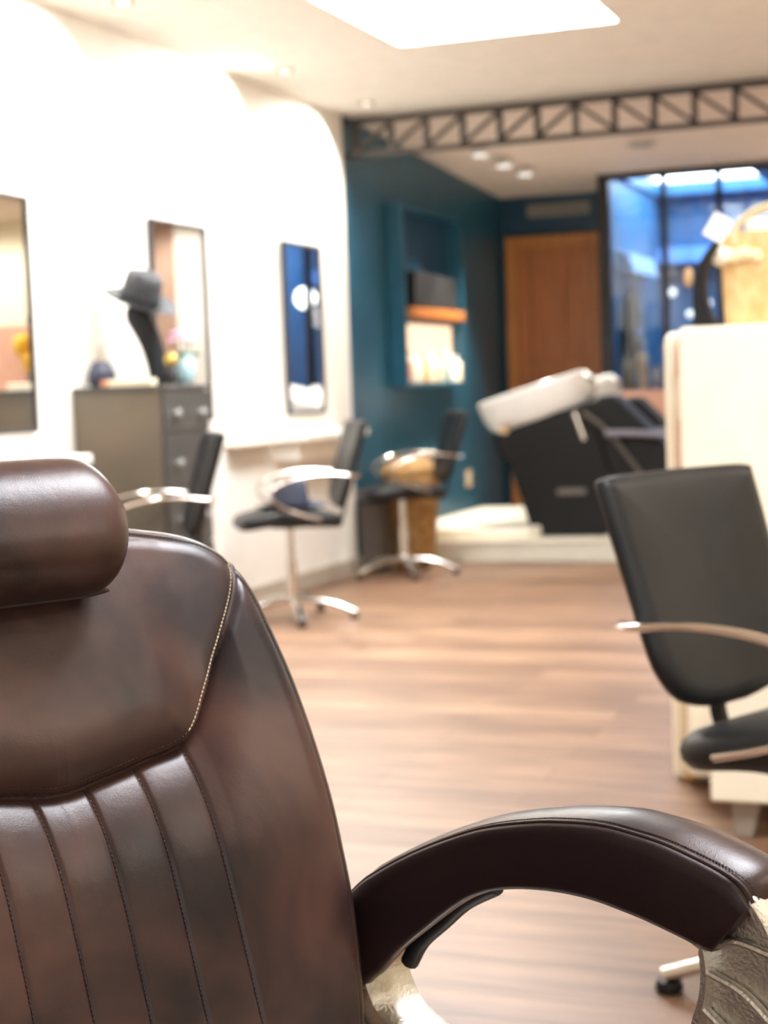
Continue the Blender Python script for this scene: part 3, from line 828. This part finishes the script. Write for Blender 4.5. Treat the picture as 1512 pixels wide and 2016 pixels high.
tag(MB().prism([(-.48, 0), (.46, 0), (.42, .23), (-.47, .25)], 0, .11, 'x').build('fabric_box', M['darkbox'], bevel=.01), 'dark fabric box standing on the wooden ledge of the blue cabinet', 'box').location = (WX+.02, 11.13, 1.165+.541)
random.seed(3)
cols = [(232, 224, 200), (236, 214, 176), (214, 160, 84), (240, 236, 222), (196, 206, 190), (120, 140, 136), (238, 230, 208), (226, 196, 160), (244, 240, 228), (176, 110, 90)]
bm_ = [mat('bottle_tone_%d' % i, c, .35) for i, c in enumerate(cols)]
tint = ['ivory', 'sand', 'orange', 'white', 'sage', 'teal grey', 'cream', 'peach', 'milk white', 'terracotta']
y = 11.135-.555; prev = None
names = ['terracotta', 'ivory', 'white', 'orange', 'cream', 'peach', 'sage', 'teal grey', 'milk white', 'sand']
for i, nm in enumerate(names):
    r = .042; hh = random.uniform(.17, .27)
    t = thing('product_bottle', '%s product bottle on the lit shelf of the blue cabinet' % nm, 'bottle', (WX+.066, y, 1.196), 0, 'bottles on the lit shelf')
    mm = bm_[tint.index(nm)]
    MB().lathe([(0, 0), (r, 0), (r*1.03, .01), (r, hh*.7), (r*.45, hh*.8), (0, hh*.8)], n=20).build('bottle_body', mm, t, smooth=50)
    MB().lathe([(0, hh*.8+.0005), (r*.4, hh*.8+.0005), (r*.38, hh), (0, hh)], n=16).build('cap', M['jar'], t, smooth=50)
    y += .1233

so = thing('wall_socket', 'pale socket plate low on the blue wall', 'socket', (WX, 12.1, .45))
MB().box((.001, -.06, -.065), (.012, .06, .065)).build('plate', M['tan'], so, bevel=.004)
MB().lathe([(0, 0), (.03, 0), (.03, .004), (0, .004)], (.012, 0, 0), 20, rot=Matrix.Rotation(PI/2, 3, 'Y')).build('socket_face', M['grillew'], so, smooth=40)

# low cream slab on the platform, lit by the downlights
tag(MB().prism([(-3.9, 10.42), (-3.02, 10.5), (-2.95, 10.62), (-3.04, 11.9), (-3.22, 12.3), (-3.35, 12.35), (-3.9, 12.35)], PZ+.001, PZ+.075, 'z').build('platform_slab', M['slab'], bevel=.02),
    'low cream slab lying on the raised platform below the blue wall', 'platform')

# wicker basket, bin
wk = thing('wicker_basket', 'tall tapered wicker basket behind the farthest styling chair', 'basket', (-3.67, 10.14, 0)); wk.scale = (1.05, 1.05, 1.1)
prof = [(0, 0), (.125, 0), (.13, .02), (.185, .54), (.19, .56), (.18, .56), (.12, .03), (0, .03)]
MB().lathe([(0, 0), (.125, 0)]+[(.125+.06*t+(.003 if i % 2 else -.003), .02+.54*t) for i, t in enumerate(np.linspace(0, 1, 34))]+[(.178, .57), (.115, .04), (0, .04)], n=36).build('body', M['wicker'], wk, smooth=40)
MB().tube([(.188*math.cos(a), .188*math.sin(a), .57) for a in np.linspace(0, 2*PI, 40, endpoint=False)], .012, 10, closed=True).build('rim', M['wicker'], wk, smooth=180)
MB().lathe([(.178, .572), (.16, .61), (.09, .64), (0, .65)], n=32, cap=False).build('lid', M['wicker'], wk, smooth=180)
bn = thing('waste_bin', 'narrow grey bin against the white wall beside the wicker basket', 'bin', (-3.83, 9.87, 0))
MB().prism([(-.09, 0), (.09, 0), (.11, .44), (-.11, .44)], -.07, .07, 'x').build('body', M['bin'], bn, bevel=.012)
MB().box((-.075, -.115, .441), (.075, .115, .46)).build('lid', M['plastic'], bn, bevel=.006)

# ------------------------------------------------------------------ backwash units
def wash(label, loc, rz):
    t = thing('backwash_unit', label, 'wash basin chair', loc, rz, 'black backwash units with white basins')
    MB().prism([(-.36, 0), (.10, 0), (.22, .30), (.20, .62), (.0, .86), (-.22, .80), (-.60, .66), (-.57, .56), (-.50, .46)], -.23, .23, 'y').build('pedestal', M['washblack'], t, bevel=.02)
    # reclined seat and back
    MB().prism([(.0, .84), (.08, .90), (.17, .90), (.52, .54), (.95, .48), (.98, .42), (.92, .30), (.40, .22), (.12, .40)], -.25, .25, 'y').build('seat', M['washblack'], t, bevel=.03)
    MB().prism([(.42, .001), (.80, .001), (.74, .345), (.46, .345)], -.18, .18, 'y').build('base', M['washblack'], t, bevel=.01)
    for s in (-1, 1):
        a = MB().tube(catmull([(-.02, s*.275, .80), (.12, s*.275, .68), (.30, s*.275, .44), (.36, s*.275, .34)], 5), .014, 10, flat=2).build('side_rail', M['bin'], t, smooth=50)
        MB().tube(catmull([(.12, s*.30, .66), (.30, s*.30, .655), (.55, s*.30, .63), (.60, s*.30, .60)], 5), .022, 10, flat=1.6).build('armrest', M['lilac'], t, smooth=50)
    # basin shell, tilted up towards the neck
    rot = Matrix.Rotation(math.radians(-17), 3, 'Y')
    rings = []
    n = 48
    for k, z, sh in ((.1, -.215, .0), (.5, -.21, .0), (.76, -.19, .0), (.91, -.145, .0), (.98, -.08, .0), (1.0, -.01, 0), (1.01, .025, 0), (.985, .045, 0), (.94, .04, 0), (.88, .0, 0), (.76, -.08, .0), (.5, -.14, .02), (.1, -.15, .03)):
        ring_ = []
        for i in range(n):
            a = 2*PI*i/n; c_, s_ = math.cos(a), math.sin(a)
            p = Vector((.385*k*math.copysign(abs(c_)**.92, c_)-sh, .27*k*math.copysign(abs(s_)**.9, s_), z-(.05 if (z > .0 and c_ > .9) else 0)))
            p = rot @ p; ring_.append((p.x-.35, p.y, p.z+.93))
        rings.append(ring_)
    bs = MB().loft(rings).build('basin', M['ceramic'], t, smooth=180)
    MB().cyl((-.08, -.245, .80), (-.02, -.245, .62), .022, 14).build('shower_handle', M['chrome'], t, smooth=50)
    MB().box((-.2, -.236, .27), (-.02, -.229, .31)).build('badge_plate', M['bin'], t)
    MB().lathe([(0, -.02), (.03, -.02), (.03, .02), (0, .02)], (-.52, -.235, .70), 20, rot=Matrix.Rotation(PI/2, 3, 'X')).build('dial', M['tan'], t, smooth=50)
    return t
wash('black backwash unit with a long white basin, nearest the cream slab', (-2.66, 10.95, PZ), math.radians(7)).scale = (1.06, 1.06, 1.03)
wash('black backwash unit partly hidden behind the nearer one', (-2.66, 11.74, PZ), math.radians(7))

# ------------------------------------------------------------------ cream station
stn = thing('styling_station', 'tall cream styling station behind the large black chair', 'cabinet', (0, 0, 0))
MB().box((-.935, 4.72, .0), (.60, 4.86, 1.30)).build('rear_panel', M['cream'], stn, bevel=.03, seg=5)
MB().box((-.855, 4.52, .06), (.60, 4.719, 1.306)).build('body', M['cream'], stn, bevel=.02, seg=4)
for z0, z1 in ((1.17, 1.28), (.50, 1.05)):
    MB().box((-.882, 4.66, z0), (-.856, 4.7195, z1)).build('wooden_inlay', M['woodtrim'], stn, bevel=.003)
MB().box((-.882, 4.66, .02), (-.856, 4.7195, .40)).build('brass_edge', M['brass'], stn, bevel=.003)
MB().box((-.72, 4.12, .10), (.60, 4.519, .50)).build('cabinet_box', M['cream'], stn, bevel=.008)
for xx in (-.64, .5):
    MB().prism([(xx-.03, .0), (xx+.02, .0), (xx+.04, .10), (xx-.035, .10)], 4.16, 4.22, 'y').build('foot', M['grille'], stn, bevel=.006)
MB().box((-.60, 4.3, 0), (.55, 4.45, .10)).build('plinth', M['plastic'], stn)

# straw bag
bx, by, bz = -.602, 4.775, 1.3075
sb = thing('straw_bag', 'woven straw tote bag standing on the cream station', 'bag', (bx, by, bz), math.radians(8))
rings = []
for z, kx in ((0, .93), (.01, .97), (.10, 1.), (.20, 1.02), (.26, 1.03), (.26, .99), (.02, .9)):
    ring_ = []
    for i in range(48):
        a = 2*PI*i/48; c_, s_ = math.cos(a), math.sin(a)
        ring_.append((.165*kx*math.copysign(abs(c_)**.45, c_), .075*kx*math.copysign(abs(s_)**.45, s_), z))
    rings.append(ring_)
MB().loft(rings).build('bag_body', M['straw'], sb, smooth=50)
mb = MB()
for i in range(44):
    a = 2*PI*i/44; c_, s_ = math.cos(a), math.sin(a)
    mb.sphere((.176*math.copysign(abs(c_)**.45, c_), .086*math.copysign(abs(s_)**.45, s_), .195+.004*math.sin(i*2.1)), .019, 10)
mb.build('pompom_trim', M['pompale'], sb, smooth=180)
MB().sphere((-.165, -.085, .195), .026, 16).build('pompom', M['pom'], sb, smooth=180)
for s in (-1, 1):
    pts = catmull([(-.13, s*.07, .22), (-.125, s*.065, .27), (-.08, s*.06, .315), (0, s*.06, .335), (.08, s*.06, .315), (.125, s*.065, .27), (.13, s*.07, .22)], 6)
    MB().tube(pts, .0075, 10).build('handle', M['handle'], sb, smooth=180)
tp = MB().prism([(-.03, -.035), (.03, -.035), (.03, .035), (-.03, .035)], -.001, .001, 'y').build('price_tag', M['paper'], sb)
tp.location = (-.172, -.085, .272); tp.rotation_euler = (0, math.radians(32), 0)
MB().tube([(-.158, -.08, .245), (-.14, -.075, .255), (-.127, -.07, .25)], .0015, 6).build('tag_string', M['paper'], sb)
MB().box((-.10, -.03, .24), (.12, .03, .30)).build('lining', M['paper'], sb, bevel=.02)
# black curved display stand with a tan tassel
ds = thing('display_stand', 'black curved display stand beside the straw bag on the station', 'display stand', (-.822, 4.60, 1.3075))
prof = [(p.x, p.y) for p in catmull([(.003, .02, 0), (.003, .07, 0), (.006, .12, 0), (.020, .165, 0), (.040, .20, 0), (.066, .228, 0), (.070, .218, 0), (.052, .185, 0), (.040, .15, 0), (.036, .10, 0), (.044, .05, 0), (.060, .01, 0)], 4)]
MB().prism(prof+[(.064, 0), (.002, 0)], -.03, .03, 'y').build('stand_body', M['drape'], ds, bevel=.005)
MB().sphere((-.010, -.01, .135), .017, 14, (.9, .8, 1.7)).build('tassel', M['tan'], ds, smooth=180)

# ------------------------------------------------------------------ in the glazed room
gl = thing('globe_lamp', 'round white globe lamp hanging in the glazed blue room', 'lamp', (-1.98, 13.5, 1.98))
MB().sphere((0, 0, 0), .095, 24).build('globe', M['lampd'], gl, smooth=180)
MB().cyl((0, 0, .09), (0, 0, .749), .004, 8).build('cord', M['plastic'], gl)
for nm, x, z_, lab in (('a', -2.60, 1.86, 'small bulb standing in for a reflection, closest to the left wall of the blue room'), ('b', -2.46, 1.68, 'small pale green bulb standing in for a reflection, lowest in the blue room'), ('c', -2.31, 1.76, 'small bulb standing in for a reflection, nearest the middle glazing post')):  # added glowing bulbs stand in for blurred light reflections
    t = thing('glint_bulb', lab, 'lamp', (x, 13.6, z_), 0, 'small bulbs standing in for reflections in the glazed room')
    MB().sphere((0, 0, 0), .03, 14).build('bulb', M['lampw'], t, smooth=180)
    MB().cyl((0, 0, .028), (0, 0, 2.729-z_), .003, 6).build('cord', M['plastic'], t)
tag(MB().box((-2.87, 14.34, 2.15), (-1.7, 14.599, 2.28)).build('wall_shelf', mat('pale_blue_laminate', (96, 150, 216), .5), bevel=.006), 'pale blue shelf across the back of the glazed room', 'shelf')
wr = thing('side_block', 'light blue slanted block on the left wall of the glazed room', 'cabinet', (-2.880, 13.3, 2.0))  # pale block with a sloping top, fixed to the wall
MB().prism([(0, .0), (.13, .0), (.10, .14), (0, .18)], -.5, .5, 'y').build('body', mat('ice_blue_laminate', (140, 178, 214), .5), wr, bevel=.006)
ct = thing('garment', 'dark garments hanging on the left wall of the glazed room', 'clothing', (-2.880, 13.1, 1.22))
mb = MB(); rings = []
for z_, k_ in ((0, 1.15), (.2, 1.05), (.45, .95), (.6, .7), (.66, .2)):
    rings.append([((.06+.05*k_*math.cos(2*PI*i/32)*(1+.15*math.sin(6*2*PI*i/32))), .24*k_*math.sin(2*PI*i/32)*(1+.08*math.sin(9*2*PI*i/32)), z_) for i in range(32)])
mb.loft(rings).build('cloth', M['darkbox'], ct, smooth=60)
MB().cyl((.0, 0, .67), (.06, 0, .66), .006, 8).build('hook', M['chrome'], ct)
MB().sphere((.12, -.1, .30), .05, 14, (.5, 1, 1)).build('scarf', M['glassblue'], ct, smooth=180)
bc = ['beige', 'tan', 'pale grey']
for i, (x, w_, hh, m_) in enumerate(((-2.76, .08, .24, M['olive']), (-2.66, .07, .28, M['tan']), (-2.55, .09, .18, M['lilac']))):
    tag(MB().box((-w_/2, -.04, 0), (w_/2, .04, hh)).build('canister', m_, bevel=.012), '%s canister standing on the ledge behind the glass' % ['olive', 'tan', 'grey lilac'][i], 'canister', 'canisters behind the glass').location = (x, 12.66, 1.081)
tag(MB().box((-2.87, 12.546, 1.03), (-1.62, 12.76, 1.08)).build('window_ledge', M['pink'], bevel=.004), 'pink ledge along the inside of the glazed partition', 'ledge')

# ------------------------------------------------------------------ seen in the mirrors only
sbd = thing('sideboard', 'long olive wooden sideboard reflected in the mirror nearest the camera', 'sideboard', (.9, 12.2, PZ))
MB().box((-1.7, -.22, .05), (1.4, .22, .98)).build('body', M['olive'], sbd, bevel=.006)
MB().box((-1.65, -.2, 0), (1.35, .2, .05)).build('plinth', M['plastic'], sbd)
tag(MB().box((-.9, 12.40, 1.2), (2.2, 12.455, 1.82)).build('wall_panel', M['pink'], bevel=.004), 'dusty pink panel fixed above the olive sideboard', 'panel')
yv = thing('flower_vase', 'vase of yellow flowers on the olive sideboard', 'vase', (-.05, 12.1, PZ+.981))
MB().lathe([(0, 0), (.06, 0), (.08, .12), (.05, .26), (0, .26)], n=24).build('vase_body', M['bin'], yv, smooth=60)
mb = MB()
for i in range(16):
    mb.sphere((random.uniform(-.12, .12), random.uniform(-.1, .1), .42+random.uniform(-.1, .16)), .06, 8)
mb.build('blossoms', M['amber'], yv, smooth=180)

# ------------------------------------------------------------------ ceiling fittings
for i, (x, y) in enumerate(((-3.42, 11.05), (-3.38, 11.5), (-3.34, 11.9))):
    zz = zc(y)
    t = thing('ceiling_spot', ['round white ceiling spot nearest the lattice truss', 'round white ceiling spot in the middle of the row of three', 'round white ceiling spot nearest the wooden door'][i], 'lamp', (x, y, zz), 0, 'round spots above the raised platform')
    MB().lathe([(0, -.004), (.062, -.004), (.062, -.06), (.054, -.062), (0, -.05)], n=28).build('housing', M['grillew'], t, smooth=40)
    MB().lathe([(0, -.063), (.053, -.063), (.053, -.067), (0, -.067)], n=28).build('diffuser', M['lampw'], t, smooth=40)
t = thing('ceiling_vent', 'round grey vent in the lower ceiling behind the truss', 'vent', (-2.37, 11.4, zc(11.4)))
MB().lathe([(0, -.008), (.10, -.008), (.10, -.02), (.085, -.024), (0, -.014)], n=28).build('ring', M['grillew'], t, smooth=40)
MB().lathe([(0, -.020), (.07, -.020), (.07, -.028), (0, -.028)], n=28).build('grille', M['grille'], t, smooth=40)
t = thing('air_grille', 'horizontal slatted air grille above the wooden door', 'vent', (-3.435, 13.2, 2.56))
mb = MB().box((-.26, -.012, -.05), (.26, -.001, -.04)).box((-.26, -.012, .04), (.26, -.001, .05)).box((-.26, -.012, -.04), (-.25, -.001, .04)).box((.25, -.012, -.04), (.26, -.001, .04))
mb.build('frame', M['grille'], t)
mb = MB()
for i in range(6): mb.box((-.25, -.010, -.036+.0125*i), (.25, -.002, -.028+.0125*i))
mb.build('slats', M['grille'], t)

def spotlight(name, loc, target, power, size, blend, col, r=.03):
    ld = bpy.data.lights.new(name, 'SPOT'); ld.energy = power; ld.spot_size = math.radians(size); ld.spot_blend = blend; ld.color = col; ld.shadow_soft_size = r
    o = bpy.data.objects.new(name, ld); COL.objects.link(o); o.location = loc
    o.rotation_euler = (Vector(target)-Vector(loc)).to_track_quat('-Z', 'Y').to_euler()
    return o
WARM = (1, .945, .86)
for i, (x, y, ty) in enumerate(((-3.60, 6.47, 6.1), (-3.63, 8.25, 7.6), (-3.62, 9.42, 9.05), (-3.6, 4.7, 4.6))):
    t = thing('downlight', ['round recessed downlight above the chest of drawers', 'round recessed downlight above the middle styling chair', 'round recessed downlight nearest the blue wall', 'round recessed downlight outside the frame above the white wall'][i], 'lamp', (x, y, CZ), 0, 'recessed downlights along the white wall')
    MB().lathe([(.034, -.001), (.05, -.001), (.05, -.008), (.034, -.012), (.034, -.001)], n=28, cap=False).build('trim_ring', M['grille'], t, smooth=40)
    MB().lathe([(0, -.002), (.03, -.002), (.03, -.005), (0, -.005)], n=20).build('diffuser', M['lampd'], t, smooth=40)
    spotlight('wall_wash', (x, y, CZ-.03), (WX, ty, 1.9), 190, 136, 1.0, WARM)
for i, (x, y) in enumerate(((-3.42, 11.05), (-3.38, 11.5), (-3.34, 11.9))):
    spotlight('platform_spot', (x, y, zc(y)-.09), (x-.05, y-.15, 0), 150, 75, .5, (1, .93, .82))
# globe pendants added out of view over the right half, to light the ceiling
M['globe'] = mat('fill_opal_globe', (255, 255, 255), .4, emit=(255, 240, 222), estr=30)
for i, (x, y, z_) in enumerate(((1.0, 4.2, 2.15), (1.0, 6.6, 2.15), (1.2, 1.4, 2.2))):
    t = thing('fill_globe_pendant', ['added fill light, opal globe pendant above the cream station', 'added fill light, opal globe pendant behind the cream station', 'added fill light, opal globe pendant right of the camera'][i], 'lamp', (x, y, z_), 0, 'opal globes added as fill light')
    MB().sphere((0, 0, 0), .13, 28).build('globe', M['globe'], t, smooth=180)
    MB().cyl((0, 0, .128), (0, 0, CZ-z_-.02), .005, 8).build('cord', M['plastic'], t)
    MB().lathe([(0, CZ-z_-.03), (.05, CZ-z_-.03), (.05, CZ-z_-.001), (0, CZ-z_-.001)], n=24).build('ceiling_rose', M['grillew'], t, smooth=40)

t = thing('light_panel', 'ceiling light panel added out of view for the highlight on the brown chair', 'lamp', (-.15, 2.25, CZ))  # added out of view, placed for the highlight along the headrest
MB().box((-.40, -.54, -.02), (-.36, .54, -.001)).box((.36, -.54, -.02), (.40, .54, -.001)).box((-.36, -.54, -.02), (.36, -.50, -.001)).box((-.36, .50, -.02), (.36, .54, -.001)).build('frame', M['grillew'], t)
MB().box((-.36, -.50, -.012), (.36, .50, -.004)).build('diffuser', mat('fill_panel_diffuser', (255, 255, 255), .5, emit=(246, 248, 255), estr=36), t)
for i, (x, y) in enumerate(((-1.3, 11.6), (.4, 11.4), (1.8, 11.4), (-.35, 3.75))):  # downlights added to brighten the mirrored back wall and the station front
    z_ = zc(y) if y > 9.9 else CZ
    t = thing('downlight', ['added fill downlight right of the glazed partition', 'added fill downlight above the pink panel', 'added fill downlight at the right end of the olive sideboard', 'added fill downlight in front of the cream station'][i], 'lamp', (x, y, z_), 0, 'downlights added as fill light')
    MB().lathe([(.034, -.001), (.05, -.001), (.05, -.008), (.034, -.012), (.034, -.001)], n=28, cap=False).build('trim_ring', M['grille'], t, smooth=40)
    MB().lathe([(0, -.004), (.03, -.004), (.03, -.007), (0, -.007)], n=20).build('diffuser', M['lampd'], t, smooth=40)
    spotlight('fill_spot', (x, y, z_-.03), (x, 12.4, 1.3) if i < 3 else (-.5, 4.7, 1.0), 110 if i < 3 else 60, 100, .6, WARM, .04)

def area(name, loc, rot, sx, sy, power, col):
    ld = bpy.data.lights.new(name, 'AREA'); ld.shape = 'RECTANGLE'; ld.size = sx; ld.size_y = sy; ld.energy = power; ld.color = col
    o = bpy.data.objects.new(name, ld); COL.objects.link(o); o.location = loc; o.rotation_euler = rot
    return o
area('skylight_day', ((sx0+sx1)/2, (sy0+sy1)/2, CZ+.39), (0, 0, 0), sx1-sx0, sy1-sy0, 110, (.93, .97, 1))
area('far_skylight_day', ((gx0+gx1)/2, (gy0+gy1)/2, 2.855), (0, 0, 0), gx1-gx0, gy1-gy0, 22, (.85, .93, 1))
# front fill light added behind the camera; no window is built there

area('front_fill', (.2, -3.15, 1.5), (math.radians(90), 0, 0), 5.5, 2.2, 60, (.93, .96, 1))

w = bpy.data.worlds.new('world'); S.world = w; w.use_nodes = True
w.node_tree.nodes['Background'].inputs[0].default_value = (.8, .88, 1, 1)
w.node_tree.nodes['Background'].inputs[1].default_value = .3
S.view_settings.view_transform = 'Standard'; S.view_settings.look = 'None'; S.view_settings.gamma = 1
S.view_settings.use_curve_mapping = False
S.view_settings.exposure = 0.28
S.cycles.max_bounces = 8; S.cycles.diffuse_bounces = 5; S.cycles.use_denoising = True
S.cycles.sample_clamp_indirect = 8
